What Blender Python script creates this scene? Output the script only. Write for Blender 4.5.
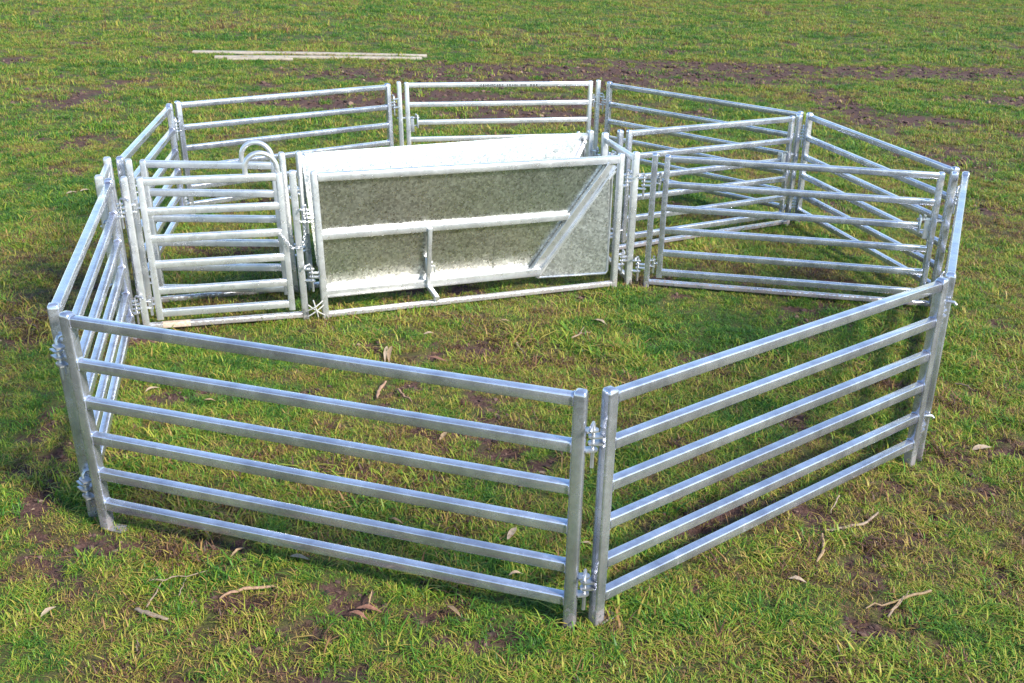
import bpy, bmesh, math, random
import numpy as np
from mathutils import Vector, Matrix

for o in list(bpy.data.objects):
    bpy.data.objects.remove(o, do_unlink=True)
S = bpy.context.scene
C = S.collection
random.seed(7)
rng = np.random.default_rng(11)

# ------------------------------------------------------------------ camera
cam_d = bpy.data.cameras.new('camera')
cam = bpy.data.objects.new('camera', cam_d)
C.objects.link(cam)
cam_d.sensor_width = 36.0
cam_d.lens = 1050.8 / 1024 * 36.0
cam_d.clip_start = 0.05
cam_d.clip_end = 3000
PIT, ROLL, CAMH = 0.38722, 0.035395, 2.5611
Fw = Vector((0, math.cos(PIT), -math.sin(PIT)))
R0 = Vector((1, 0, 0))
U0 = R0.cross(Fw)
Rt = math.cos(ROLL) * R0 + math.sin(ROLL) * U0
Up = -math.sin(ROLL) * R0 + math.cos(ROLL) * U0
m = Matrix((Rt, Up, -Fw)).transposed().to_4x4()
m.translation = Vector((0, 0, CAMH))
cam.matrix_world = m
S.camera = cam

# ------------------------------------------------------------------ light
SUN_AZ = math.radians(35)      # from +x towards -y (right, a little behind the camera)
SUN_EL = math.radians(37)
sdir = Vector((math.cos(SUN_AZ) * math.cos(SUN_EL), -math.sin(SUN_AZ) * math.cos(SUN_EL), math.sin(SUN_EL)))
W = bpy.data.worlds.new('World')
S.world = W
W.use_nodes = True
nt = W.node_tree
nt.nodes.clear()
sky = nt.nodes.new('ShaderNodeTexSky')
sky.sky_type = 'NISHITA'
sky.sun_disc = False
sky.sun_elevation = SUN_EL
sky.sun_rotation = math.atan2(sdir.x, sdir.y)
sky.air_density = 1.25
sky.dust_density = 0.2
sky.ozone_density = 3.5
bg = nt.nodes.new('ShaderNodeBackground')
bg.inputs['Strength'].default_value = 0.15
wo = nt.nodes.new('ShaderNodeOutputWorld')
nt.links.new(sky.outputs[0], bg.inputs[0])
nt.links.new(bg.outputs[0], wo.inputs[0])
sun_d = bpy.data.lights.new('sun', 'SUN')
sun_d.energy = 4.2
sun_d.angle = math.radians(9.0)      # thin haze: soft-edged shadows
sun_d.color = (1.0, 0.93, 0.82)
sun = bpy.data.objects.new('sun', sun_d)
C.objects.link(sun)
sun.rotation_euler = (-sdir).to_track_quat('-Z', 'Y').to_euler()
sun.location = sdir * 40
S.view_settings.view_transform = 'Standard'
S.view_settings.look = 'None'
S.view_settings.gamma = 1.0
S.view_settings.use_curve_mapping = False
S.view_settings.exposure = 0.96
S.render.engine = 'CYCLES'

# ------------------------------------------------------------------ materials
def new_mat(name):
    mt = bpy.data.materials.new(name)
    mt.use_nodes = True
    t = mt.node_tree
    t.nodes.clear()
    out = t.nodes.new('ShaderNodeOutputMaterial')
    p = t.nodes.new('ShaderNodeBsdfPrincipled')
    t.links.new(p.outputs[0], out.inputs[0])
    return mt, t, p

def ramp(t, src, stops):
    r = t.nodes.new('ShaderNodeValToRGB')
    el = r.color_ramp.elements
    while len(el) < len(stops):
        el.new(0.5)
    for e, (pos, col) in zip(el, stops):
        e.position = pos
        e.color = (*col, 1) if len(col) == 3 else col
    t.links.new(src, r.inputs[0])
    return r

def noise(t, vec, scale, detail=4, rough=0.55):
    n = t.nodes.new('ShaderNodeTexNoise')
    n.inputs['Scale'].default_value = scale
    n.inputs['Detail'].default_value = detail
    n.inputs['Roughness'].default_value = rough
    t.links.new(vec, n.inputs['Vector'])
    return n

def mixc(t, a, b, fac, mode='MIX'):
    x = t.nodes.new('ShaderNodeMix')
    x.data_type = 'RGBA'
    x.blend_type = mode
    for s, v in ((x.inputs[0], fac), (x.inputs[6], a), (x.inputs[7], b)):
        if hasattr(v, 'is_linked'):
            t.links.new(v, s)
        else:
            s.default_value = v if not isinstance(v, tuple) or len(v) == 4 else (*v, 1)
    return x.outputs[2]

def galv(name, lo, hi, metallic, r0, r1, spangle, scale, bump=0.08, dirt=0.35, cell=0.0):
    mt, t, p = new_mat(name)
    g = t.nodes.new('ShaderNodeNewGeometry')
    pos = g.outputs['Position']
    v = t.nodes.new('ShaderNodeTexVoronoi')
    v.inputs['Scale'].default_value = scale
    v.inputs['Randomness'].default_value = 1
    wn = noise(t, pos, 45, 3)
    wv = t.nodes.new('ShaderNodeVectorMath'); wv.operation = 'MULTIPLY_ADD'
    wv.inputs[1].default_value = (0.02,) * 3
    t.links.new(wn.outputs['Color'], wv.inputs[0]); t.links.new(pos, wv.inputs[2])
    t.links.new(wv.outputs[0], v.inputs['Vector'])
    sep = t.nodes.new('ShaderNodeSeparateColor')
    t.links.new(v.outputs['Color'], sep.inputs[0])
    n1 = noise(t, pos, 9, 5, 0.6)
    n2 = noise(t, pos, 60, 4, 0.6)
    mid = tuple((a + b) / 2 for a, b in zip(lo, hi))
    n5 = noise(t, pos, 2.6, 3, 0.6)
    av = t.nodes.new('ShaderNodeMath'); av.operation = 'MULTIPLY_ADD'; av.inputs[1].default_value = 0.45
    hf = t.nodes.new('ShaderNodeMath'); hf.operation = 'MULTIPLY'; hf.inputs[1].default_value = 0.55
    t.links.new(n5.outputs[0], hf.inputs[0]); t.links.new(n1.outputs[0], av.inputs[0]); t.links.new(hf.outputs[0], av.inputs[2])
    base = ramp(t, av.outputs[0], [(0.38, lo), (0.58, hi)])
    sp = ramp(t, sep.outputs[0], [(0.0, tuple(c * (1 - spangle) for c in mid)), (1.0, tuple(min(1, c * (1 + spangle)) for c in hi))])
    c1 = mixc(t, base.outputs[0], sp.outputs[0], 0.2 + 0.6 * spangle)
    # dull zinc-oxide stains and dribbles
    st = ramp(t, n2.outputs[0], [(0.5, (0, 0, 0)), (0.72, (1, 1, 1))])
    mm = t.nodes.new('ShaderNodeMath'); mm.operation = 'MULTIPLY'
    mm.inputs[1].default_value = dirt
    t.links.new(st.outputs[0], mm.inputs[0])
    c2 = mixc(t, c1, (lo[0] * 0.72, lo[1] * 0.66, lo[2] * 0.58), mm.outputs[0])
    # dried mud splashes low on the steel
    sx = t.nodes.new('ShaderNodeSeparateXYZ'); t.links.new(pos, sx.inputs[0])
    mz = t.nodes.new('ShaderNodeMapRange'); mz.inputs['From Min'].default_value = 0.24; mz.inputs['From Max'].default_value = 0.0
    mz.inputs['To Min'].default_value = 0.0; mz.inputs['To Max'].default_value = 0.55
    t.links.new(sx.outputs['Z'], mz.inputs[0])
    n4 = noise(t, pos, 38, 5, 0.75)
    sm = t.nodes.new('ShaderNodeMath'); sm.operation = 'ADD'
    t.links.new(n4.outputs[0], sm.inputs[0]); t.links.new(mz.outputs[0], sm.inputs[1])
    ms = ramp(t, sm.outputs[0], [(0.93, (0, 0, 0)), (1.03, (0.7, 0.7, 0.7))])
    c3 = mixc(t, c2, (0.14, 0.095, 0.07), ms.outputs[0])
    t.links.new(c3, p.inputs['Base Color'])
    mi = t.nodes.new('ShaderNodeMath'); mi.operation = 'MULTIPLY_ADD'; mi.inputs[1].default_value = -metallic; mi.inputs[2].default_value = metallic
    t.links.new(ms.outputs[0], mi.inputs[0]); t.links.new(mi.outputs[0], p.inputs['Metallic'])
    rr = t.nodes.new('ShaderNodeMapRange')
    rr.inputs['To Min'].default_value = r0
    rr.inputs['To Max'].default_value = r1
    ad = t.nodes.new('ShaderNodeMath'); ad.operation = 'ADD'
    t.links.new(sep.outputs[1], ad.inputs[0]); t.links.new(n1.outputs[0], ad.inputs[1])
    hv = t.nodes.new('ShaderNodeMath'); hv.operation = 'MULTIPLY'; hv.inputs[1].default_value = 0.5
    t.links.new(ad.outputs[0], hv.inputs[0])
    t.links.new(hv.outputs[0], rr.inputs[0])
    t.links.new(rr.outputs[0], p.inputs['Roughness'])
    b = t.nodes.new('ShaderNodeBump')
    b.inputs['Strength'].default_value = bump
    b.inputs['Distance'].default_value = 0.004
    n3 = noise(t, pos, 24, 5, 0.6)
    t.links.new(n3.outputs[0], b.inputs['Height'])
    last = b.outputs[0]
    if cell:
        # zinc spangle: each crystal tilts a little its own way
        vm = t.nodes.new('ShaderNodeVectorMath'); vm.operation = 'SUBTRACT'; vm.inputs[1].default_value = (0.5, 0.5, 0.5)
        t.links.new(v.outputs['Color'], vm.inputs[0])
        v2 = t.nodes.new('ShaderNodeVectorMath'); v2.operation = 'MULTIPLY_ADD'; v2.inputs[1].default_value = (cell,) * 3
        t.links.new(vm.outputs[0], v2.inputs[0]); t.links.new(last, v2.inputs[2])
        v3 = t.nodes.new('ShaderNodeVectorMath'); v3.operation = 'NORMALIZE'
        t.links.new(v2.outputs[0], v3.inputs[0])
        last = v3.outputs[0]
    t.links.new(last, p.inputs['Normal'])
    return mt

M_TUBE = galv('galvanised_tube', (0.34, 0.355, 0.43), (0.68, 0.70, 0.79), 0.85, 0.13, 0.33, 0.05, 40, 0.04, 0.20)
M_GATE = galv('galvanised_gate_tube', (0.52, 0.53, 0.55), (0.77, 0.775, 0.785), 0.76, 0.22, 0.40, 0.05, 40, 0.04, 0.20)
M_SHEET = galv('galvanised_sheet', (0.46, 0.465, 0.44), (0.62, 0.63, 0.60), 0.94, 0.20, 0.42, 0.55, 75, 0.06, 0.10, 0.035)
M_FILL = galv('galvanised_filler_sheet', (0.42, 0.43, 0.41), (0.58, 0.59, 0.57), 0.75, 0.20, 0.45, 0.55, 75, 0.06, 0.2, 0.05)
M_HARD = galv('galvanised_hardware', (0.38, 0.39, 0.41), (0.62, 0.63, 0.65), 0.85, 0.25, 0.45, 0.1, 60, 0.1, 0.3)

def plain(name, cols, rough, scale=40, metallic=0.0):
    mt, t, p = new_mat(name)
    g = t.nodes.new('ShaderNodeTexCoord')
    n = noise(t, g.outputs['Object'], scale, 5, 0.65)
    k = len(cols)
    r = ramp(t, n.outputs[0], [(0.3 + 0.4 * i / max(1, k - 1), c) for i, c in enumerate(cols)])
    t.links.new(r.outputs[0], p.inputs['Base Color'])
    p.inputs['Roughness'].default_value = rough
    p.inputs['Metallic'].default_value = metallic
    b = t.nodes.new('ShaderNodeBump'); b.inputs['Strength'].default_value = 0.5; b.inputs['Distance'].default_value = 0.003
    t.links.new(n.outputs[0], b.inputs['Height']); t.links.new(b.outputs[0], p.inputs['Normal'])
    return mt

M_INK = plain('black_print', [(0.02, 0.02, 0.025), (0.05, 0.05, 0.05)], 0.6, 60)
M_CORD = plain('white_cord', [(0.36, 0.35, 0.33), (0.50, 0.49, 0.47)], 0.6, 80)
M_RUST = plain('surface_rust', [(0.40, 0.27, 0.18), (0.55, 0.47, 0.40)], 0.8, 60)
M_PLANK = plain('pale_timber', [(0.26, 0.22, 0.17), (0.44, 0.38, 0.31)], 0.85, 12)
M_LEAFT = plain('tan_leaf', [(0.19, 0.12, 0.06), (0.35, 0.24, 0.14)], 0.7, 90)
M_LEAFP = plain('pale_leaf', [(0.28, 0.20, 0.13), (0.44, 0.34, 0.24)], 0.7, 90)
M_LEAFR = plain('red_brown_leaf', [(0.16, 0.065, 0.04), (0.28, 0.14, 0.09)], 0.65, 90)
M_BARK = plain('brown_bark', [(0.20, 0.11, 0.07), (0.40, 0.25, 0.16)], 0.85, 70)
M_TWIG = plain('grey_twig', [(0.17, 0.12, 0.085), (0.33, 0.25, 0.18)], 0.85, 70)

# ------------------------------------------------------------------ numpy noise + ground height
def _h(ix, iy, seed):
    n = (ix.astype(np.int64) * 374761393 + iy.astype(np.int64) * 668265263 + seed * 974634777) & 0xffffffff
    n = ((n ^ (n >> 13)) * 1274126177) & 0xffffffff
    return ((n ^ (n >> 16)) & 0xffff) / 65535.0

def vnoise(x, y, s, seed):
    x = np.asarray(x, float) * s; y = np.asarray(y, float) * s
    ix = np.floor(x); iy = np.floor(y)
    fx = x - ix; fy = y - iy
    fx = fx * fx * (3 - 2 * fx); fy = fy * fy * (3 - 2 * fy)
    a = _h(ix, iy, seed); b = _h(ix + 1, iy, seed); c = _h(ix, iy + 1, seed); d = _h(ix + 1, iy + 1, seed)
    return (a * (1 - fx) + b * fx) * (1 - fy) + (c * (1 - fx) + d * fx) * fy

def fbm(x, y, s, seed, octv=4, g=0.55):
    v = 0; a = 1; tot = 0
    for i in range(octv):
        v = v + a * vnoise(x, y, s * 2 ** i, seed + i * 17); tot += a; a *= g
    return v / tot

# worn muddy places: x, y, half-width, half-depth (metres)
MUD = [(-2.72, 15.17, 0.86, 0.53), (-0.69, 17.83, 2.4, 0.62), (1.75, 19.00, 2.8, 0.62), (5.31, 20.40, 3.2, 0.55), (-0.60, 15.80, 1.6, 0.50),
       (0.14, 14.45, 0.85, 0.39), (4.97, 16.36, 0.37, 1.80), (-6.14, 14.60, 0.33, 0.79), (-4.92, 11.92, 0.24, 0.54), (-8.58, 17.98, 0.31, 0.52),
       (-2.22, 4.58, 0.20, 0.25), (-2.22, 4.15, 0.10, 0.19), (-2.40, 4.84, 0.12, 0.19), (-1.61, 3.82, 0.17, 0.10), (-1.50, 3.69, 0.12, 0.06),
       (-1.07, 3.40, 0.26, 0.10), (-1.73, 3.50, 0.06, 0.08), (-0.66, 5.48, 0.19, 0.14), (-0.17, 5.45, 0.12, 0.14), (-0.11, 5.20, 0.08, 0.10),
       (-0.15, 4.79, 0.09, 0.09), (0.21, 4.64, 0.10, 0.10), (-1.26, 3.87, 0.12, 0.10), (-0.37, 4.46, 0.16, 0.08), (0.81, 3.64, 0.05, 0.26),
       (1.08, 4.20, 0.22, 0.13), (1.45, 4.26, 0.14, 0.13), (1.29, 3.72, 0.12, 0.08), (1.93, 4.13, 0.13, 0.13), (2.56, 5.05, 0.12, 0.10),
       (2.16, 3.90, 0.12, 0.09), (2.05, 4.40, 0.08, 0.08), (-2.50, 9.58, 0.40, 0.26), (0.31, 6.34, 0.16, 0.14), (1.58, 5.33, 0.13, 0.16),
       (2.94, 7.37, 0.15, 0.24), (1.91, 4.63, 0.07, 0.09), (5.28, 12.53, 0.36, 0.66), (5.89, 15.27, 0.79, 0.45), (0.56, 6.11, 0.12, 0.12),
       (2.44, 7.73, 0.48, 0.15), (4.65, 10.35, 0.24, 0.37), (9.4, 21.0, 2.0, 0.5), (8.2, 17.4, 0.9, 0.4), (-7.6, 11.6, 0.5, 0.5)]
POSTPTS = []

def bare(x, y):
    x = np.asarray(x, float); y = np.asarray(y, float)
    wx = x + 0.16 * (fbm(x, y, 3.1, 5) - 0.5) * 2 + 0.07 * (fbm(x, y, 11, 91) - .5)
    wy = y + 0.20 * (fbm(x, y, 2.7, 9) - 0.5) * 2
    b = np.zeros_like(x)
    for mx, my, ax, ay in MUD:
        d = np.sqrt(((wx - mx) / ax) ** 2 + ((wy - my) / ay) ** 2)
        b = np.maximum(b, np.clip((1.3 if my < 9 else (1.85 if ax > 0.82 else 1.45)) - d, 0, 1))
    pepper = np.clip((fbm(x, y, 2.6, 31, 5, 0.62) - 0.575 - 0.03 * np.clip((y - 9) / 4, 0, 1)) * 7.0, 0, 1)
    b = np.maximum(b, 0.85 * pepper)
    b = b * np.clip((fbm(x, y, 12, 77, 4, 0.75) - 0.34 + 0.07 * np.clip((y - 10) / 4, 0, 1)) * 4.2, 0.0, 1.25)
    return np.clip(b, 0, 1)

def height(x, y):
    x = np.asarray(x, float); y = np.asarray(y, float)
    near = np.clip(1.6 - np.hypot(x, y - 8) / 30, 0.0, 1)
    h = (fbm(x, y, 1.3, 3, 4) - 0.5) * 0.05 * near + (fbm(x, y, 7, 13, 3) - 0.5) * 0.026 * near
    b = bare(x, y)
    h = h - b * 0.022 * near + b * (fbm(x, y, 20, 55, 4, 0.7) - 0.5) * 0.075 * near
    return h - 0.012

# ------------------------------------------------------------------ ground sheet
def axis(parts):
    out = [parts[0][0]]
    for a, b, st in parts:
        n = max(1, int(round((b - a) / st)))
        out += [a + (b - a) * (i + 1) / n for i in range(n)]
    return np.array(out)

gx = axis([(-900, -120, 120), (-120, -30, 6), (-30, -9, 0.5), (-9, -4.2, 0.12), (-4.2, 4.4, 0.032), (4.4, 9, 0.12), (9, 30, 0.5), (30, 120, 6), (120, 900, 120)])
gy = axis([(-300, -40, 60), (-40, -6, 4), (-6, 1.6, 0.3), (1.6, 8.2, 0.032), (8.2, 13, 0.06), (13, 24, 0.14), (24, 60, 1.0), (60, 150, 10), (150, 1500, 150)])
X, Y = np.meshgrid(gx, gy)
Z = height(X, Y)
nx, ny = len(gx), len(gy)
co = np.stack([X.ravel(), Y.ravel(), Z.ravel()], 1)
ii = (np.arange(ny - 1)[:, None] * nx + np.arange(nx - 1)[None, :]).ravel()
quads = np.stack([ii, ii + 1, ii + 1 + nx, ii + nx], 1)
me = bpy.data.meshes.new('ground')
me.vertices.add(len(co)); me.vertices.foreach_set('co', co.ravel())
me.loops.add(len(quads) * 4); me.loops.foreach_set('vertex_index', quads.ravel())
me.polygons.add(len(quads))
me.polygons.foreach_set('loop_start', np.arange(len(quads)) * 4)
me.polygons.foreach_set('use_smooth', np.ones(len(quads), bool))
me.update()
at = me.attributes.new('bare', 'FLOAT', 'POINT')
at.data.foreach_set('value', bare(X, Y).ravel().astype(np.float32))

mt, t, p = new_mat('grass_and_soil')
g = t.nodes.new('ShaderNodeNewGeometry'); pos = g.outputs['Position']
a = t.nodes.new('ShaderNodeAttribute'); a.attribute_name = 'bare'
n1 = noise(t, pos, 1.1, 6, 0.6); n2 = noise(t, pos, 26, 6, 0.7); n3 = noise(t, pos, 95, 4, 0.7)
turf = ramp(t, n2.outputs[0], [(0.28, (0.020, 0.022, 0.010)), (0.5, (0.05, 0.055, 0.017)), (0.68, (0.12, 0.095, 0.035))])
turf2 = ramp(t, n1.outputs[0], [(0.35, (0.045, 0.075, 0.015)), (0.65, (0.11, 0.09, 0.03))])
tc = mixc(t, turf.outputs[0], turf2.outputs[0], 0.45)
soil = ramp(t, n3.outputs[0], [(0.25, (0.026, 0.014, 0.012)), (0.5, (0.075, 0.040, 0.033)), (0.78, (0.18, 0.10, 0.08))])
bm_ = ramp(t, a.outputs['Fac'], [(0.12, (0, 0, 0)), (0.5, (1, 1, 1))])
t.links.new(mixc(t, tc, soil.outputs[0], bm_.outputs[0]), p.inputs['Base Color'])
p.inputs['Roughness'].default_value = 0.9
p.inputs['Specular IOR Level'].default_value = 0.25
bp = t.nodes.new('ShaderNodeBump'); bp.inputs['Strength'].default_value = 0.9; bp.inputs['Distance'].default_value = 0.02
t.links.new(n2.outputs[0], bp.inputs['Height']); t.links.new(bp.outputs[0], p.inputs['Normal'])
me.materials.append(mt)
ground = bpy.data.objects.new('ground', me)
C.objects.link(ground)
ground['kind'] = 'structure'
ground['label'] = 'patchy green paddock grass with worn muddy places'

def gz(x, y):
    return float(height(np.array([x]), np.array([y]))[0])

# ------------------------------------------------------------------ mesh helpers
def tag(o, label, cat, group=None):
    o['label'] = label; o['category'] = cat
    if group:
        o['group'] = group
    return o

def thing(name, loc, label, cat, group=None):
    o = bpy.data.objects.new(name, None)
    o.empty_display_size = 0.1
    C.objects.link(o)
    o.location = loc
    return tag(o, label, cat, group)

def root_loc(parent):
    v = Vector((0, 0, 0))
    while parent is not None:
        v += parent.location
        parent = parent.parent
    return v

# the yard stands on uneven ground: its left side leans outwards a little
LEAN_ON = [True]
LEANX = [-2.5, -1.8, -1.2, 0.3, 3.0]
LEANV = [-0.044, -0.056, -0.043, -0.010, -0.016]

def link(name, verts, faces, mat, parent=None, smooth=None, origin=None):
    """verts in world space"""
    if LEAN_ON[0]:
        verts = [Vector((v[0] + float(np.interp(v[0], LEANX, LEANV)) * (v[2] - 0.5), v[1], v[2])) for v in verts]
        if origin is not None:
            origin = Vector((origin[0] + float(np.interp(origin[0], LEANX, LEANV)) * (origin[2] - 0.5), origin[1], origin[2]))
    me = bpy.data.meshes.new(name)
    base = root_loc(parent)
    org = Vector(origin) if origin is not None else Vector(verts[0])
    me.from_pydata([tuple(Vector(v) - org) for v in verts], [], faces)
    me.materials.append(mat)
    if smooth is not None:
        me.polygons.foreach_set('use_smooth', [True] * len(me.polygons))
        try:
            me.set_sharp_from_angle(angle=math.radians(smooth))
        except Exception:
            pass
    me.update()
    o = bpy.data.objects.new(name, me)
    C.objects.link(o)
    o.location = org - base
    if parent is not None:
        o.parent = parent
    return o

def rrect(w, h, r, n=3):
    pts = []
    for cx, cy, a0 in ((w / 2 - r, h / 2 - r, 0), (-w / 2 + r, h / 2 - r, 90), (-w / 2 + r, -h / 2 + r, 180), (w / 2 - r, -h / 2 + r, 270)):
        for i in range(n + 1):
            a = math.radians(a0 + 90 * i / n)
            pts.append((cx + r * math.cos(a), cy + r * math.sin(a)))
    return pts

def beam_geo(a, b, w, h, r=0.008, side=None, dome=0.0, n=3, bow=0.0):
    """rounded rectangular tube from a to b; w across 'side', h along the other axis"""
    a = Vector(a); b = Vector(b); d = (b - a).normalized()
    if side is None:
        side = d.cross(Vector((0, 0, 1)))
        if side.length < 1e-4:
            side = Vector((1, 0, 0))
    side = Vector(side); side = (side - d * side.dot(d)).normalized()
    up = side.cross(d).normalized()
    prof = rrect(w, h, r, n)
    k = len(prof)
    rings = [(0, 1.0)]
    L = (b - a).length
    if bow:
        rings += [(L * 0.25, 1.0), (L * 0.5, 1.0), (L * 0.75, 1.0)]
    if dome:
        rings += [(L - dome, 1.0), (L - dome * 0.45, 0.93), (L - dome * 0.12, 0.72), (L, 0.36)]
    else:
        rings += [(L - 0.003, 1.0), (L, 0.93)]
    V = []; Fc = []
    for s, sc in rings:
        off = bow * math.sin(math.pi * s / L)
        for x, y in prof:
            V.append(a + d * s + side * (x * sc + off) + up * (y * sc + off * 0.6))
    for j in range(len(rings) - 1):
        for i in range(k):
            Fc.append((j * k + i, j * k + (i + 1) % k, (j + 1) * k + (i + 1) % k, (j + 1) * k + i))
    Fc.append(tuple(reversed(range(k))))
    Fc.append(tuple(range((len(rings) - 1) * k, len(rings) * k)))
    return V, Fc

def beam(name, a, b, w, h, mat, parent, **kw):
    V, Fc = beam_geo(a, b, w, h, **kw)
    return link(name, V, Fc, mat, parent, smooth=38, origin=a)

def tube_geo(pts, r, n=8, closed=False):
    pts = [Vector(q) for q in pts]
    V = []; Fc = []
    m_ = len(pts)
    prev = None
    for i, q in enumerate(pts):
        t0 = pts[(i - 1) % m_] if (closed or i > 0) else q
        t1 = pts[(i + 1) % m_] if (closed or i < m_ - 1) else q
        d = (t1 - t0).normalized()
        ref = prev if prev is not None else (Vector((0, 0, 1)) if abs(d.z) < 0.9 else Vector((1, 0, 0)))
        s = (ref - d * ref.dot(d)).normalized()
        prev = s
        u = d.cross(s)
        rr = r[i] if isinstance(r, (list, tuple)) else r
        for k in range(n):
            an = 2 * math.pi * k / n
            V.append(q + s * math.cos(an) * rr + u * math.sin(an) * rr)
    segs = m_ if closed else m_ - 1
    for j in range(segs):
        j2 = (j + 1) % m_
        for k in range(n):
            Fc.append((j * n + k, j * n + (k + 1) % n, j2 * n + (k + 1) % n, j2 * n + k))
    if not closed:
        Fc.append(tuple(reversed(range(n))))
        Fc.append(tuple(range((m_ - 1) * n, m_ * n)))
    return V, Fc

def join_geo(*gs):
    V = []; Fc = []
    for v, f in gs:
        o = len(V)
        V += list(v)
        Fc += [tuple(i + o for i in q) for q in f]
    return V, Fc

def tube(name, pts, r, mat, parent=None, n=8, closed=False):
    V, Fc = tube_geo(pts, r, n, closed)
    return link(name, V, Fc, mat, parent, smooth=50, origin=pts[0])

def P3(p, z=0.0):
    return Vector((p[0], p[1], z))

# ------------------------------------------------------------------ yard panels
RZ = [0.962, 0.773, 0.598, 0.430, 0.256, 0.105]       # rail centre heights
PW = 0.050                                             # post width
RW, RH = 0.042, 0.046                                  # rail section

def add_post(name, p, d, parent, mat, z0=None, z1=1.0, w=PW, dome=0.022):
    zb = (gz(p[0], p[1]) - 0.015) if z0 is None else z0
    POSTPTS.append((p[0], p[1]))
    side = Vector((d.y, -d.x, 0))
    return beam(name, P3(p, zb), P3(p, z1), w, w * 0.96, mat, parent, r=0.009, side=side, dome=dome)

def add_rails(p0, p1, d, parent, mat, zs=RZ, inset=PW / 2 - 0.004, skip_end=None):
    for i, z in enumerate(zs):
        a = Vector(p0) + d * inset; b = Vector(p1) - d * inset
        if skip_end and i in skip_end:
            s, amt = skip_end[i]
            if s == 0: a = a + d * amt
            else: b = b - d * amt
        rail = beam('rail', P3(a, z + random.uniform(-.002, .002)), P3(b, z + random.uniform(-.002, .002)), RW, RH, mat, parent, r=0.0075, bow=random.uniform(-.002, .002))
        # weld bead at each end of the rail
        for e, sg in ((a, 1), (b, -1)):
            if skip_end and i in skip_end:
                continue
            q = P3(e + d * sg * 0.004, z)
            sd = Vector((d.y, -d.x, 0))
            loop = [q + sd * x + Vector((0, 0, y)) for x, y in rrect(RW + 0.003, RH + 0.003, 0.012, 2)]
            tube('weld', loop, 0.0035, mat, rail, n=5, closed=True)

def foot_plate(p, d, parent, mat):
    z = gz(p[0], p[1])
    c = Vector(p) + d * 0.045
    V, Fc = beam_geo(P3(c - d * 0.045, z + 0.004), P3(c + d * 0.055, z + 0.004), 0.06, 0.008, r=0.003)
    return link('foot_plate', V, Fc, mat, parent, smooth=40)

def panel(name, p0, p1, label, group='six-rail yard panels', mat=None, feet=(), zs=RZ):
    mat = mat or M_TUBE
    p0 = Vector(p0); p1 = Vector(p1); d = (p1 - p0).normalized()
    t_ = thing(name, P3((p0 + p1) / 2, 0), label, 'fence panel', group)
    add_post('post', p0, d, t_, mat)
    add_post('post', p1, d, t_, mat)
    add_rails(p0, p1, d, t_, mat, zs)
    if 0 in feet: foot_plate(p0, d, t_, mat)
    if 1 in feet: foot_plate(p1, -d, t_, mat)
    return t_

def ring(c, nrm, R, r, n=14, m_=6):
    c = Vector(c); nrm = Vector(nrm).normalized()
    s = nrm.orthogonal().normalized(); u = nrm.cross(s)
    return tube_geo([c + s * math.cos(2 * math.pi * i / n) * R + u * math.sin(2 * math.pi * i / n) * R for i in range(n)], r, m_, True)

def lug_plate(c, d, L, wid, th):
    """flat tongue with a rounded, drilled end; from c along d"""
    c = Vector(c); d = Vector(d).normalized(); s = Vector((-d.y, d.x, 0))
    n = 8
    out = [c - s * wid / 2, c + s * wid / 2]
    e = c + d * (L - wid / 2)
    for i in range(n + 1):
        a = math.pi / 2 - math.pi * i / n
        out.append(e + d * math.cos(a) * wid / 2 + s * math.sin(a) * wid / 2)
    up = Vector((0, 0, th / 2))
    k = len(out)
    V = [q + up for q in out] + [q - up for q in out]
    Fc = [tuple(reversed(range(k))), tuple(range(k, 2 * k))] + [(i, (i + 1) % k, k + (i + 1) % k, k + i) for i in range(k)]
    return V, Fc

def joint(pa, pb, pap, pbp, where, levels=(0.795, 0.165), out=(0, 0)):
    """lugs on the two posts (parts of their panels) and a loose drop pin through them"""
    pa = Vector(pa) + Vector(out); pb = Vector(pb) + Vector(out)
    d = (pb - pa); gap = d.length; d = d.normalized(); d3 = Vector((d.x, d.y, 0))
    off = Vector((-d.y, d.x, 0)) * 0.0
    for lv, word in zip(levels, ('upper', 'lower')):
        mid = P3((pa + pb) / 2, lv) + off
        reach = max(0.045, gap / 2 - PW / 2 + 0.022)
        a0 = P3(pa, lv) + d3 * (PW / 2 - 0.003)
        b0 = P3(pb, lv) - d3 * (PW / 2 - 0.003)
        for dz in (0.040, -0.040):
            V, Fc = lug_plate(a0 + Vector((0, 0, dz)), d3, reach, 0.040, 0.007)
            link('lug', V, Fc, M_HARD, pap, smooth=40)
        for dz in (0.014, -0.014):
            V, Fc = lug_plate(b0 + Vector((0, 0, dz)), -d3, reach, 0.040, 0.007)
            link('lug', V, Fc, M_HARD, pbp, smooth=40)
        top = mid + Vector((0, 0, 0.062)); bot = mid + Vector((0, 0, -0.115))
        s = Vector((-d.y, d.x, 0))
        an = random.uniform(-0.8, 0.8) + math.pi
        h = d3 * math.sin(an) + s * math.cos(an)
        pts = [bot, top, top + h * 0.012 + Vector((0, 0, 0.012)), top + h * 0.055 + Vector((0, 0, 0.012)), top + h * 0.066 + Vector((0, 0, 0.0))]
        o = tube('drop_pin', pts, 0.0075, M_HARD, None, n=8)
        tag(o, f'{word} drop pin joining {where}', 'pin', 'drop pins joining the panels')

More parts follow.
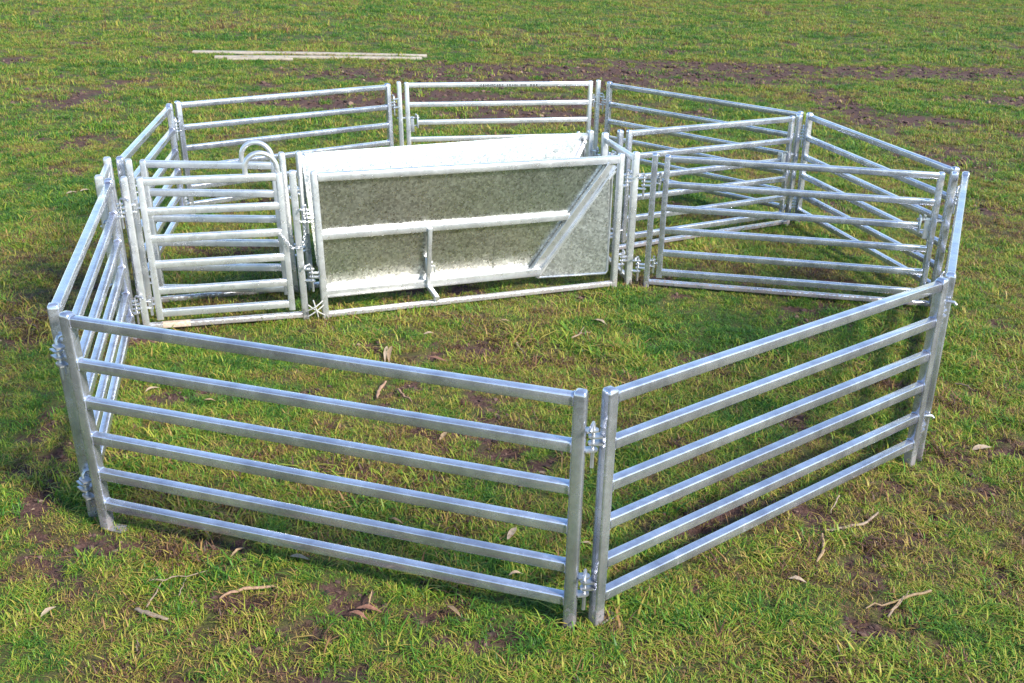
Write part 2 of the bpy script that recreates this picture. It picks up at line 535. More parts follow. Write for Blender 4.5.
def gate_panel(name, p0, p1, label, group, mat, hinge=0, latch_third=True, handle=False, gin=0.09, gout=0.085, lettering=False, ajar=None):
    """gate hung in a frame: two frame posts on a ground sill, six-rail gate between them"""
    p0 = Vector(p0); p1 = Vector(p1); d = (p1 - p0).normalized(); d3 = Vector((d.x, d.y, 0)); sd = Vector((d.y, -d.x, 0))
    t_ = thing(name, P3((p0 + p1) / 2, 0), label, 'gate', group)
    add_post('frame_post', p0, d, t_, mat, w=0.045)
    add_post('frame_post', p1, d, t_, mat, w=0.045)
    zs = 0.022
    beam('sill', P3(p0 + d * 0.02, zs), P3(p1 - d * 0.02, zs), 0.045, 0.036, mat, t_, r=0.008)
    g0 = p0 + d * gin; g1 = p1 - d * gout
    if ajar is not None:
        g1 = Vector(ajar); d = (g1 - g0).normalized(); d3 = Vector((d.x, d.y, 0)); sd = Vector((d.y, -d.x, 0))
    # the gate itself: stiles as its own mesh, rails below it
    V1 = beam_geo(P3(g0, 0.065), P3(g0, 0.992), 0.044, 0.042, r=0.009, side=sd, dome=0.018)
    V2 = beam_geo(P3(g1, 0.065), P3(g1, 0.992), 0.044, 0.042, r=0.009, side=sd, dome=0.018)
    gt = link('gate', *V1, mat, t_, smooth=38, origin=P3(g0, 0.065))
    link('stile', *V2, mat, gt, smooth=38, origin=P3(g1, 0.065))
    le = 1 if hinge == 0 else 0
    sk = {2: (le, 0.075)} if latch_third else None
    for i, z in enumerate(RZ):
        a = g0 + d * 0.018; b = g1 - d * 0.018
        if sk and i in sk:
            if le == 0: a = a + d * 0.075
            else: b = b - d * 0.075
        rail = beam('rail', P3(a, z), P3(b, z), RW * .95, RH, mat, gt, r=0.0075, bow=random.uniform(-.0015, .0015))
    if latch_third:
        # latch: upright plate, slide bolt and tang where the third rail stops short of the stile
        e = (g0 + d * 0.093) if le == 0 else (g1 - d * 0.093)
        s = 1 if le == 1 else -1
        zc = RZ[2]
        G = join_geo(beam_geo(P3(e, zc - 0.05), P3(e, zc + 0.075), 0.012, 0.055, r=0.003, side=d3),
                     beam_geo(P3(e + d * s * 0.05, zc - 0.09), P3(e + d * s * 0.05, zc + 0.06), 0.016, 0.034, r=0.004, side=sd),
                     beam_geo(P3(e - d * s * 0.02, zc + 0.045), P3(e + d * s * 0.20, zc + 0.045), 0.018, 0.018, r=0.006),
                     beam_geo(P3(e, zc - 0.030), P3(e + d * s * 0.08, zc - 0.030), 0.014, 0.014, r=0.005),
                     tube_geo([P3(e + d * s * 0.02, zc + .045), P3(e + d * s * 0.02, zc + .085) + sd * 0.02, P3(e + d * s * 0.02, zc + .09) + sd * 0.06], 0.007, 7))
        link('latch', *G, M_HARD, gt, smooth=40)
    # hinges between frame post and stile
    fp, gp = (p0, g0) if hinge == 0 else (p1, g1)
    mid = (Vector(fp) + Vector(gp)) / 2
    for z in (0.80, 0.17):
        G = join_geo(beam_geo(P3(fp, z + 0.022) , P3(mid, z + 0.022), 0.034, 0.008, r=0.003),
                     beam_geo(P3(gp, z), P3(mid, z), 0.034, 0.008, r=0.003),
                     beam_geo(P3(fp, z - 0.022), P3(mid, z - 0.022), 0.034, 0.008, r=0.003),
                     tube_geo([P3(mid, z - 0.075), P3(mid, z + 0.055)], 0.009, 8),
                     tube_geo([P3(mid, z - 0.032), P3(mid, z + 0.032)], 0.016, 8))
        link('hinge', *G, M_HARD, t_, smooth=40)
    if handle:
        c = g1 - d * 0.105
        pts = []
        R = 0.098
        for i in range(17):
            a_ = math.pi - math.pi * i / 16
            pts.append(P3(c + d * (R * math.cos(a_)), 1.015 + R * 1.02 * math.sin(a_)))
        pts = [P3(c - d * R, 0.975)] + pts + [P3(c + d * R, 0.975)]
        tube('handle', pts, 0.0165, mat, gt, n=12)
    if lettering:
        # small dark stencilled maker's line, too small to read
        c0 = g0 + d * 0.74
        x = 0
        r_ = random.Random(3)
        fr = sd if sd.y < 0 else -sd
        parts = []
        for wd in (9, 4, 3, 3):
            for k in range(wd):
                cw = r_.choice((0.016, 0.02, 0.024)); hh = 0.024
                zc = RZ[0] - 0.004
                q = Vector(c0) + d * x
                base = P3(q, zc) + fr * (RW * .95 / 2 + 0.0012)
                kind = r_.randrange(4)
                def bar(xa, xb, za, zb):
                    A = base + d3 * xa; B = base + d3 * xb
                    vs = [A + Vector((0, 0, za)), B + Vector((0, 0, za)), B + Vector((0, 0, zb)), A + Vector((0, 0, zb))]
                    bk = [v - fr * 0.0008 for v in vs]
                    return vs + bk, [(0, 1, 2, 3), (7, 6, 5, 4), (0, 4, 5, 1), (1, 5, 6, 2), (2, 6, 7, 3), (3, 7, 4, 0)]
                parts.append(bar(0, 0.005, -hh / 2, hh / 2))
                if kind != 0: parts.append(bar(0.0055, cw - 0.006, hh / 2 - 0.005, hh / 2))
                if kind != 1: parts.append(bar(0.0055, cw - 0.006, -0.0025, 0.0025))
                if kind in (0, 2): parts.append(bar(cw - 0.0055, cw - 0.0005, -hh / 2, hh / 2))
                if kind in (1, 3): parts.append(bar(0.0055, cw - 0.006, -hh / 2, -hh / 2 + 0.005))
                x += cw + 0.006
            x += 0.028
        link('lettering', *join_geo(*parts), M_INK, gt)['kind'] = 'stuff'
    return t_

# corner positions (metres), worked out from where the posts stand
A0 = (-1.790, 3.980); A1 = (0.258, 3.399)
B0 = (0.364, 3.427);  B1 = (2.073, 4.838)
C0 = (2.150, 4.930);  C1 = (3.122, 7.250)
D1 = (3.105, 7.400);  D0 = (2.593, 9.485)
E1 = (2.520, 9.540);  E0 = (0.910, 10.950)
FR = (0.800, 11.040); FL = (-1.176, 10.450)
G1 = (-1.268, 10.310); G0 = (-2.870, 8.933)
H1 = (-2.900, 8.800); H0 = (-2.590, 6.800)
J1 = (-2.445, 6.200); J0 = (-1.882, 4.072)
KL = (-2.374, 6.266); KR = (-1.414, 6.583)
QL = (-2.512, 6.734); QR = (-1.593, 7.104)
X0 = (-1.280, 6.590); X1 = (0.738, 7.455)
X2 = (-1.487, 7.154); X3 = (0.566, 8.290)
N0 = (0.852, 7.530);  N1 = (0.675, 8.215)
L0 = (0.990, 7.520);  L1 = (3.040, 7.240)
MA = (0.806, 8.350);  MB = (2.475, 9.380)
AJAR = (-1.590, 6.850)
EA = (-2.533, 6.279); EB = (-2.664, 6.769)

pA = panel('fence_panel', A0, A1, 'nearest six-rail panel, running across the front left of the yard', feet=(0,))
pB = panel('fence_panel', B0, B1, 'front right six-rail panel angling back from the near middle joint', feet=(0,))
pC = panel('fence_panel', C0, C1, 'six-rail panel at the far right seen almost end on')
pD = panel('fence_panel', D0, D1, 'right rear six-rail panel sloping down to the right-hand corner')
pE = panel('fence_panel', E1, E0, 'bluish shaded six-rail panel at the rear, right of the back gate')
pG = panel('fence_panel', G0, G1, 'rear six-rail panel on the left of the back gate')
pH = panel('fence_panel', H0, H1, 'short-looking six-rail panel at the left rear behind the double gates')
pJ = panel('fence_panel', J0, J1, 'left side six-rail panel running back from the front left corner')
pF = gate_panel('framed_gate', FL, FR, 'wide gate in its frame at the very back with dark lettering on top rail', 'framed yard gates', M_GATE, hinge=1, gin=0.075, gout=0.085, lettering=True)
pL = gate_panel('framed_gate', L0, L1, 'wide framed gate right of the sheet-metal race, level across the yard', 'framed yard gates', M_TUBE, hinge=0)
pM = gate_panel('framed_gate', MA, MB, 'wide framed gate rising rearwards behind the right-hand gate', 'framed yard gates', M_TUBE, hinge=0)
pK = gate_panel('draft_gate', KL, KR, 'front small gate with arched handle, left of the sheet-metal race', 'pair of small gates with arched handles', M_GATE, hinge=0, latch_third=False, handle=True)
pQ = gate_panel('draft_gate', QL, QR, 'rear small gate with arched handle, just behind its front twin', 'pair of small gates with arched handles', M_GATE, hinge=0, latch_third=False, handle=True, ajar=AJAR)

def narrow_frame(p0, p1, label, extra_post=True):
    p0 = Vector(p0); p1 = Vector(p1); d = (p1 - p0).normalized()
    t_ = thing('race_end_frame', P3((p0 + p1) / 2, 0), label, 'end frame', 'narrow frames closing the race ends')
    add_post('post', p0, d, t_, M_GATE); add_post('post', p1, d, t_, M_GATE)
    for z in (0.945, 0.04):
        beam('rail', P3(p0 + d * 0.02, z), P3(p1 - d * 0.02, z), 0.036, 0.040, M_GATE, t_, r=0.009)
    return t_

pN = narrow_frame(N0, N1, 'narrow open frame across the right end of the sheet-metal race')
pZ = narrow_frame(EA, EB, 'narrow open frame at the left end beside the small gates')
# drop-in slide inside the left end frame: slim uprights and rails
def slide(p0, p1):
    p0 = Vector(p0); p1 = Vector(p1); d = (p1 - p0).normalized()
    q0 = p0 + d * 0.05; q1 = p1 - d * 0.05
    t_ = thing('slide_gate', P3((p0 + p1) / 2, 0), 'slim slide gate standing inside the left end frame', 'gate')
    for q in (q0, q1):
        beam('stile', P3(q, 0.065), P3(q, 0.92), 0.026, 0.026, M_HARD, t_, r=0.006, side=Vector((d.y, -d.x, 0)))
    for z in (0.88, 0.72, 0.56, 0.40, 0.24, 0.10):
        beam('rail', P3(q0 + d * .01, z), P3(q1 - d * .01, z), 0.024, 0.028, M_HARD, t_, r=0.006)
slide(EA, EB)

# ------------------------------------------------------------------ V-shaped sheet metal race
rx = thing('handling_race', P3((Vector(X0) + Vector(X1)) / 2, 0), 'long V-shaped handling race of galvanised sheet in a tube frame', 'sheep race')
def slab(name, quad, th, parent, mat):
    q = [Vector(v) for v in quad]
    n = (q[1] - q[0]).cross(q[2] - q[0]).normalized() * th / 2
    k = len(q)
    V = [v + n for v in q] + [v - n for v in q]
    Fc = [tuple(range(k)), tuple(reversed(range(k, 2 * k)))] + [(i, k + i, k + (i + 1) % k, (i + 1) % k) for i in range(k)]
    return link(name, V, Fc, mat, parent)

def race_side(p0, p1, inn, front):
    p0 = Vector(p0); p1 = Vector(p1); d = (p1 - p0).normalized(); d3 = Vector((d.x, d.y, 0))
    inn = Vector(inn).normalized(); i3 = Vector((inn.x, inn.y, 0))
    L = (p1 - p0).length
    add_post('post', p0, d, rx, M_GATE, w=0.045); add_post('post', p1, d, rx, M_GATE, w=0.045)
    beam('sill', P3(p0 + d * 0.02, 0.022), P3(p1 - d * 0.02, 0.022), 0.045, 0.036, M_GATE, rx, r=0.008)
    zr = 0.957 if front else 0.945
    so = Vector((0, 0)) if front else -inn * 0.02
    beam('top_rail', P3(p0 + d * 0.02 + so, zr), P3(p1 - d * 0.02 + so, zr), 0.05, 0.055, M_GATE, rx, r=0.010)
    TI = 0.165                                    # how far the wall leans in at the bottom
    zt, zb = (0.945 if front else 0.985), 0.118
    def wall(s, z, out=0.0):
        f = (zt - z) / (zt - zb)
        return P3(p0 + d * s, z) + i3 * (0.012 + TI * f) - i3 * out
    st, sb = L - 0.09, L * 0.715                  # diagonal edge of the leaning wall
    def sdiag(z): return sb + (st - sb) * (z - zb) / (zt - zb)
    # leaning wall: one folded sheet in two fields with a seam
    slab('wall_sheet', [wall(0.035, zb), wall(sb, zb), wall(st, zt), wall(0.035, zt)], 0.003, rx, M_SHEET)
    zm = 0.545
    beam('mid_rail', wall(0.03, zm, 0.020), wall(sdiag(zm) - 0.01, zm, 0.020), 0.040, 0.052, M_GATE, rx, r=0.010)
    beam('bottom_rail', wall(0.03, zb, 0.022), wall(sb + 0.085, zb, 0.022), 0.055, 0.062, M_GATE, rx, r=0.008)
    V, Fc = beam_geo(wall(0.035, zb + .1, 0.004), wall(0.035, zt - .02, 0.004), 0.006, 0.05, r=0.002, side=i3)
    link('edge_flange', V, Fc, M_SHEET, rx)
    # diagonal channel: web and two lips
    a = wall(sb + 0.02, zb - 0.02, 0.024); b = wall(st + 0.015, zt - 0.015, 0.024)
    ax = (b - a).normalized(); sd = (d3 - ax * d3.dot(ax)).normalized(); nn = ax.cross(sd).normalized()
    G = join_geo(beam_geo(a, b, 0.075, 0.005, r=0.002, side=sd),
                 beam_geo(a + sd * 0.037 - nn * 0.002, b + sd * 0.037 - nn * 0.002, 0.008, 0.034, r=0.003, side=sd),
                 beam_geo(a - sd * 0.037 - nn * 0.002, b - sd * 0.037 - nn * 0.002, 0.008, 0.034, r=0.003, side=sd),
                 beam_geo(a + sd * 0.058, b + sd * 0.058 - ax * 0.03, 0.022, 0.024, r=0.008, side=sd))
    link('diagonal_channel', *G, M_GATE, rx, smooth=40)
    # triangular filler sheet with a rounded tube border
    sE = L - 0.055
    T = P3(p0 + d * (sE - 0.02), zt - 0.05) + i3 * 0.01
    Bq = P3(p0 + d * sE, zb - 0.015) + i3 * 0.012
    Aq = a + sd * 0.06
    Tq = b + sd * 0.02 - ax * 0.06
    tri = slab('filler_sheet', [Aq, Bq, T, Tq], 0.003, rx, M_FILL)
    tube('sheet_border', [Tq + ax * 0.02, T + d3 * -0.005 + Vector((0, 0, .01)), T + d3 * 0.016 - Vector((0, 0, 0.035)), Bq + Vector((0, 0, 0.02)), Bq - d3 * 0.012, Aq + d3 * 0.01], 0.0095, M_HARD, tri, n=8)
    return wall, L, d, d3, i3

inF = Vector((-(X1[1] - X0[1]), X1[0] - X0[0]))
wf, LF, dF, dF3, iF3 = race_side(X0, X1, inF, True)
inR = Vector(((X3[1] - X2[1]), -(X3[0] - X2[0])))
race_side(X2, X3, inR, False)
# width adjuster on the front side: upright tube, locking sleeve and foot arm over the sill
s = LF * 0.352
top = wf(s, 0.55, 0.05); bot = wf(s, 0.12, 0.055)
adj = beam('adjuster_post', bot, top, 0.030, 0.030, M_GATE, rx, r=0.006, side=dF3)
beam('adjuster_arm', wf(s, 0.115, -0.02), P3(Vector(X0) + dF * (s + 0.015), 0.062) - iF3 * 0.04, 0.034, 0.034, M_GATE, rx, r=0.007)
G = join_geo(beam_geo(bot + Vector((0, 0, .09)) - iF3 * .004, bot + Vector((0, 0, .20)) - iF3 * .004, 0.044, 0.044, r=0.006, side=dF3),
             tube_geo([bot + Vector((0, 0, .13)) + dF3 * .02, bot + Vector((0, 0, .13)) + dF3 * .05, bot + Vector((0, 0, .05)) + dF3 * .055], 0.006, 7))
link('locking_sleeve', *G, M_HARD, rx, smooth=40)
# vertical seam where two sheets of the wall lap
beam('sheet_seam', wf(LF * 0.585, 0.16, 0.004), wf(LF * 0.585, 0.52, 0.004), 0.010, 0.004, M_SHEET, rx, r=0.001, side=dF3)

# small surface-rust run on the sill of the front small gate
dK = (Vector(KR) - Vector(KL)).normalized()
V, Fc = beam_geo(P3(Vector(KL) + dK * 0.10, 0.0235), P3(Vector(KL) + dK * 0.27, 0.0235), 0.0462, 0.0362, r=0.008)
link('rust_patch', V, Fc, M_RUST, pK, smooth=40)

# ------------------------------------------------------------------ joints, pins, chain, ties
joint(A1, B0, pA, pB, 'the two front panels at the near middle')
joint(A0, J0, pA, pJ, 'the front and left side panels', out=(-0.034, -0.015))
joint(B1, C0, pB, pC, 'the front right panel and the end-on panel')
joint(C1, D1, pC, pD, 'the end-on panel and the right rear panel')
joint(D0, E1, pD, pE, 'the right rear panel and the bluish rear panel')
joint(FR, E0, pF, pE, 'the back gate and the bluish rear panel')
joint(FL, G1, pF, pG, 'the back gate and the panel left of it')
joint(G0, H1, pG, pH, 'the two panels at the left rear corner')
joint(H0, QL, pH, pQ, 'the left rear panel and the rear small gate')
joint(J1, KL, pJ, pK, 'the left side panel and the front small gate')
joint(KR, X0, pK, rx, 'the front small gate and the race', (0.70, 0.30))
joint(QR, X2, pQ, rx, 'the rear small gate and the race', (0.72, 0.30))
joint(X1, N0, rx, pN, 'the race and its right end frame', (0.80, 0.20))
joint(X3, N1, rx, pN, 'the race and its right end frame on the far side', (0.80, 0.20))
joint(N0, L0, pN, pL, 'the race end frame and the right-hand gate', (0.77, 0.14))
joint(N1, MA, pN, pM, 'the race end frame and the gate behind', (0.77, 0.14))
joint(EA, J1, pZ, pJ, 'the left end frame and the left side panel', (0.66, 0.24))

def chain(pts, label, R=0.012, r=0.0021):
    t_ = thing('latch_chain', pts[0], label, 'chain', None)
    pts = [Vector(q) for q in pts]
    seg = []
    tot = 0
    step = R * 1.45
    path = []
    for a_, b_ in zip(pts[:-1], pts[1:]):
        n = max(1, int((b_ - a_).length / step))
        path += [a_ + (b_ - a_) * i / n for i in range(n)]
    path.append(pts[-1])
    for i, (a_, b_) in enumerate(zip(path[:-1], path[1:])):
        d = (b_ - a_).normalized(); s = d.orthogonal().normalized()
        if i % 2: s = d.cross(s)
        c = (a_ + b_) / 2
        lp = [c + d * math.cos(2 * math.pi * k / 10) * R + s * math.sin(2 * math.pi * k / 10) * R * 0.62 for k in range(10)]
        tube('link', lp, r, M_HARD, t_, n=5, closed=True)
fK = Vector((dK.y, -dK.x, 0))
kp = P3(Vector(KR), 0)
chain([kp + dF3 * -0.12 + fK * 0.03 + Vector((0, 0, .60)), kp + dF3 * -0.05 + fK * 0.045 + Vector((0, 0, .50)), kp + dF3 * 0.02 + fK * 0.04 + Vector((0, 0, .50)), kp + dF3 * 0.045 + fK * .02 + Vector((0, 0, .60)), kp + dF3 * 0.04 + Vector((0, 0, .70))],
      'short steel chain looped round the latch post of the front small gate')
# tie wire at the foot between small gate and race
kb = P3((Vector(KR) + Vector(X0)) / 2, 0)
tie = []
for i, (ax_, z0_, bx_, z1_) in enumerate(((-.055, .03, .055, .10), (-.05, .11, .055, .03), (-.012, .14, .012, .02), (-.055, .07, .05, .13))):
    a_ = kb + dF3 * ax_ + fK * 0.045 + Vector((0, 0, z0_)); b_ = kb + dF3 * bx_ + fK * 0.05 + Vector((0, 0, z1_))
    mid = (a_ + b_) / 2 + fK * (0.012 + 0.004 * i)
    tie.append(tube_geo([a_, a_.lerp(mid, .5) + fK * .004, mid, b_.lerp(mid, .5) + fK * .004, b_], 0.0045, 7))
o = link('tie_cord', *join_geo(*tie), M_CORD, None, smooth=60)
tag(o, 'knotted pale tie cord at the foot between front small gate and race', 'cord')

# loose pins lying through the left end frame, poking outwards
for z, w in ((0.66, 'higher'), (0.50, 'lower')):
    q = P3(EA, z)
    dE = (Vector(EA) - Vector(J1)).normalized()
    tube('slide_pin', [q - Vector((dE.x, dE.y, 0)) * 0.02, q + Vector((dE.x, dE.y, 0)) * 0.075], 0.007, M_HARD, pZ, n=8)

LEAN_ON[0] = False
# ------------------------------------------------------------------ timber boards far behind
def plank(a, b, w, h, label):
    za = max(gz(*a), gz(*b)) + h / 2 - 0.012
    n = 10
    a = Vector(a); b = Vector(b)
    V, Fc = beam_geo(P3(a, za), P3(b, za), w, h, r=0.008, bow=0.02)
    o = link('timber_board', V, Fc, M_PLANK, None, smooth=40)
    tag(o, label, 'board', 'boards lying in the grass far behind')
plank((-6.05, 19.81), (-1.80, 20.42), 0.20, 0.05, 'longer pale timber board lying flat in the far grass, the rearmost')
plank((-5.49, 19.24), (-1.86, 20.02), 0.17, 0.05, 'pale timber board lying in front of the longer board in the far grass')
plank((-5.2, 19.0), (-4.1, 19.27), 0.12, 0.04, 'short whitish board lying nearest of the three far boards')

# ------------------------------------------------------------------ fallen leaves, bark and twigs
def leaf(seg, mat, label, wid=0.022, curl=0.02):
    x0, y0, x1, y1 = seg
    a = Vector((x0, y0)); b = Vector((x1, y1)); d = b - a; L = d.length
    d.normalize(); s = Vector((-d.y, d.x))
    z0 = max(gz(x0, y0), gz(x1, y1), gz((x0 + x1) / 2, (y0 + y1) / 2)) + 0.015
    n = 9
    wid *= 0.72; curl *= 0.7; cv = random.uniform(-0.07, 0.07)
    V = []
    for i in range(n + 1):
        u = i / n
        w = wid * max(0.04, math.sin(math.pi * u ** 0.8)) * 0.5
        c = a + d * L * u + s * (cv * L * math.sin(math.pi * u))
        zz = z0 + curl * math.sin(math.pi * u) * 0.6 + random.uniform(-.002, .002)
        for q, dz in ((-1, 0.006), (0, 0), (1, 0.006)):
            pt = c + s * (w * q)
            V.append(Vector((pt.x, pt.y, zz + dz * (w / wid * 2))))
    top = len(V)
    V += [v - Vector((0, 0, 0.0012)) for v in V]
    Fc = []
    for i in range(n):
        for k in range(2):
            q = i * 3 + k
            Fc.append((q, q + 3, q + 4, q + 1))
            Fc.append((top + q, top + q + 1, top + q + 4, top + q + 3))
        Fc.append((i * 3, top + i * 3, top + i * 3 + 3, i * 3 + 3))
        Fc.append((i * 3 + 2, i * 3 + 5, top + i * 3 + 5, top + i * 3 + 2))
    o = link('fallen_leaf', V, Fc, mat, None, smooth=60)
    tag(o, label, 'leaf', 'fallen leaves on the grass')

def twig(seg, mat, label, r=0.006, name='twig', fork=False):
    x0, y0, x1, y1 = seg
    pts = []; rs = []
    n = 8; r *= 0.72
    for i in range(n + 1):
        u = i / n
        x = x0 + (x1 - x0) * u + random.uniform(-.004, .004); y = y0 + (y1 - y0) * u + random.uniform(-.006, .006)
        pts.append(Vector((x, y, gz(x, y) + 0.018 + random.uniform(-.004, .005))))
        rs.append(r * (1.1 - 0.65 * u))
    G = [tube_geo(pts, rs, 6)]
    if fork:
        q = pts[n // 2]; d = Vector((x1 - x0, y1 - y0, 0)).normalized(); s = Vector((-d.y, d.x, 0))
        G.append(tube_geo([q, q + d * .03 + s * .02 + Vector((0, 0, .004)), q + d * .09 + s * .05 + Vector((0, 0, .006))], [r * .7, r * .5, r * .3], 6))
    o = link(name, *join_geo(*G), mat, None, smooth=60)
    tag(o, label, 'twig' if name == 'twig' else 'bark', 'twigs and bark on the grass')

def bark(seg, mat, label, wid=0.024):
    x0, y0, x1, y1 = seg
    d = Vector((x1 - x0, y1 - y0)); L = d.length; d.normalize(); s = Vector((-d.y, d.x))
    n = 10; V = []
    bend = random.uniform(-0.12, 0.12); wid *= 0.62
    for i in range(n + 1):
        u = i / n
        w = wid * (0.35 + 0.65 * math.sin(math.pi * (0.12 + 0.8 * u))) * random.uniform(.8, 1.1) * 0.5
        c = Vector((x0, y0)) + d * L * u + s * (bend * L * math.sin(math.pi * u) + random.uniform(-.003, .003))
        z = gz(c.x, c.y) + 0.018 + random.uniform(-.002, .003)
        for k in range(5):
            an = math.pi * k / 4
            pt = c + s * (-math.cos(an) * w)
            V.append(Vector((pt.x, pt.y, z + math.sin(an) * w * 0.7)))
    top = len(V)
    V += [v - Vector((0, 0, 0.003)) for v in V]
    Fc = []
    for i in range(n):
        for k in range(4):
            q = i * 5 + k
            Fc.append((q, q + 1, q + 6, q + 5)); Fc.append((top + q, top + q + 5, top + q + 6, top + q + 1))
    for i in range(n):
        for e in (0, 4):
            q = i * 5 + e
            Fc.append((q, q + 5, top + q + 5, top + q))
    for i in (0, n):
        for k in range(4):
            q = i * 5 + k
            Fc.append((q, top + q, top + q + 1, q + 1))
    o = link('bark_strip', V, Fc, mat, None, smooth=50)
    tag(o, label, 'bark', 'twigs and bark on the grass')

FP = 'below the front left panel'
twig((-1.43, 3.55, -1.22, 3.64), M_TWIG, 'long grey twig lying crosswise on the bare soil below the front left panel', 0.005)
twig((-1.39, 3.40, -1.38, 3.56), M_TWIG, 'grey twig pointing at the camera, left of the muddy patch in the foreground', 0.005)
twig((-1.29, 3.48, -1.30, 3.60), M_TWIG, 'short pale twig standing upright in view beside the long crosswise twig', 0.004)
bark((-1.13, 3.48, -0.91, 3.56), M_BARK, 'reddish-brown bark strip on the muddy patch, lower left foreground', 0.026)
bark((-1.43, 3.38, -1.28, 3.31), M_TWIG, 'greyish bark sliver in front of the muddy patch, lower left', 0.034)
leaf((-1.77, 3.31, -1.74, 3.38), M_LEAFP, 'pale leaf near the lower left corner of the picture', 0.03)
leaf((-0.91, 3.77, -0.82, 3.75), M_LEAFP, 'large pale tan leaf just outside the bottom rail of the front panel', 0.034)
leaf((-1.16, 3.76, -1.11, 3.84), M_LEAFT, 'curled brown leaf outside the front panel, left of the large pale leaf', 0.02, .035)
leaf((-0.60, 3.40, -0.52, 3.36), M_LEAFR, 'red-brown leaf at the left of a cluster of three in the front grass', 0.03)
leaf((-0.58, 3.43, -0.47, 3.41), M_LEAFR, 'broad red-brown leaf at the right of a cluster of three in the front grass', 0.034)
leaf((-0.53, 3.45, -0.53, 3.56), M_LEAFT, 'slim upright leaf behind the red-brown pair in the front grass', 0.016)
leaf((-0.22, 3.47, -0.16, 3.40), M_LEAFT, 'tan leaf in the front grass between leaf cluster and near joint', 0.026)
leaf((0.01, 3.95, 0.05, 4.06), M_LEAFP, 'pale leaf inside the yard left of the near joint, seen between rails', 0.04)
leaf((-0.36, 4.88, -0.33, 4.98), M_LEAFT, 'tan leaf inside the yard behind the upper rails of the front panel', 0.032)
leaf((0.02, 3.69, 0.08, 3.71), M_LEAFP, 'small pale leaf behind the lowest gap of the front panel', 0.026)
leaf((0.33, 3.97, 0.40, 3.95), M_LEAFP, 'pale leaf seen in the gap between the two near joint posts', 0.02)
leaf((-0.53, 4.10, -0.46, 4.06), M_LEAFT, 'tan leaf inside the yard behind the middle rails of the front panel', 0.022)
bark((1.75, 4.30, 1.46, 4.14), M_TWIG, 'long pale bark strip lying outside the front right panel', 0.024)
twig((1.61, 4.45, 1.53, 4.31), M_TWIG, 'short twig touching the long bark strip outside the front right panel', 0.006)
bark((1.43, 4.09, 1.35, 3.87), M_LEAFT, 'curling tan bark strip in front of the long pale bark strip', 0.026)
leaf((1.20, 3.74, 1.27, 3.71), M_LEAFP, 'pinkish pale leaf by the small muddy hole, right foreground', 0.034)
twig((1.78, 3.68, 1.47, 3.55), M_LEAFT, 'long forked tan twig lying in the right foreground grass', 0.009, fork=True)
twig((1.55, 3.51, 1.68, 3.66), M_TWIG, 'thin twig crossing the long forked twig in the right foreground', 0.006)
twig((1.88, 4.25, 1.93, 4.12), M_LEAFT, 'short straw-coloured twig in the grass beyond the right foreground', 0.005)
leaf((-0.79, 6.15, -0.77, 5.88), M_LEAFP, 'left of two long pale leaves inside the yard, before the race', 0.034)
leaf((-0.76, 6.15, -0.74, 5.86), M_LEAFT, 'right of two long leaves inside the yard, before the race', 0.038)
bark((-0.73, 5.61, -0.75, 5.37), M_BARK, 'brown bark strip just below the two long leaves inside the yard', 0.034)
twig((-0.65, 5.51, -0.55, 5.35), M_BARK, 'brown twig beside the bark strip inside the yard', 0.009)
leaf((0.55, 6.74, 0.64, 6.65), M_LEAFP, 'pale leaf inside the yard in front of the race end frame', 0.04)
twig((0.38, 6.38, 0.53, 6.53), M_TWIG, 'twig inside the yard in front of the triangular sheet', 0.009, fork=True)
leaf((-0.51, 5.99, -0.39, 5.92), M_LEAFR, 'red-brown leaf inside the yard below the adjuster arm', 0.04)
leaf((-0.58, 6.36, -0.51, 6.38), M_LEAFP, 'small pale leaf inside the yard close below the adjuster arm', 0.036)
leaf((-0.09, 6.64, -0.02, 6.63), M_LEAFT, 'small tan leaf inside the yard before the race sill', 0.034)
twig((0.03, 6.27, 0.08, 6.12), M_TWIG, 'small twig inside the yard left of the forked twig', 0.008)
leaf((2.47, 5.00, 2.59, 5.04), M_LEAFP, 'pinkish pale leaf on the soil outside the yard at far right', 0.06)
leaf((-2.04, 5.31, -1.98, 5.37), M_LEAFP, 'pale leaf inside the yard behind the left end of the front panel', 0.03)
leaf((-1.70, 5.24, -1.63, 5.25), M_LEAFT, 'small tan leaf inside the yard behind the front panel top rails', 0.026)
leaf((-4.20, 9.53, -4.13, 9.61), M_LEAFP, 'left of two pale leaves on the open grass at upper left', 0.06)
leaf((-4.12, 9.65, -4.04, 9.72), M_LEAFP, 'right of two pale leaves on the open grass at upper left', 0.06)
twig((2.72, 5.89, 2.80, 5.79), M_TWIG, 'thin twig on the open grass right of the end-on panel', 0.007)

# ------------------------------------------------------------------ grass (uncountable: one object, instanced tufts)
mt, t, p = new_mat('grass_blades')
ia = t.nodes.new('ShaderNodeAttribute'); ia.attribute_type = 'INSTANCER'; ia.attribute_name = 'tone'
ba = t.nodes.new('ShaderNodeAttribute'); ba.attribute_name = 'blade'
ad = t.nodes.new('ShaderNodeMath'); ad.operation = 'ADD'
t.links.new(ia.outputs['Fac'], ad.inputs[0])
sub = t.nodes.new('ShaderNodeMath'); sub.operation = 'MULTIPLY_ADD'; sub.inputs[1].default_value = 0.62; sub.inputs[2].default_value = -0.31
t.links.new(ba.outputs['Fac'], sub.inputs[0]); t.links.new(sub.outputs[0], ad.inputs[1])
cr = ramp(t, ad.outputs[0], [(0.0, (0.03, 0.105, 0.012)), (0.28, (0.11, 0.26, 0.022)), (0.50, (0.26, 0.335, 0.030)), (0.70, (0.43, 0.355, 0.07)), (0.84, (0.33, 0.18, 0.075)), (1.0, (0.10, 0.052, 0.04))])
t.links.new(cr.outputs[0], p.inputs['Base Color'])
p.inputs['Roughness'].default_value = 0.5
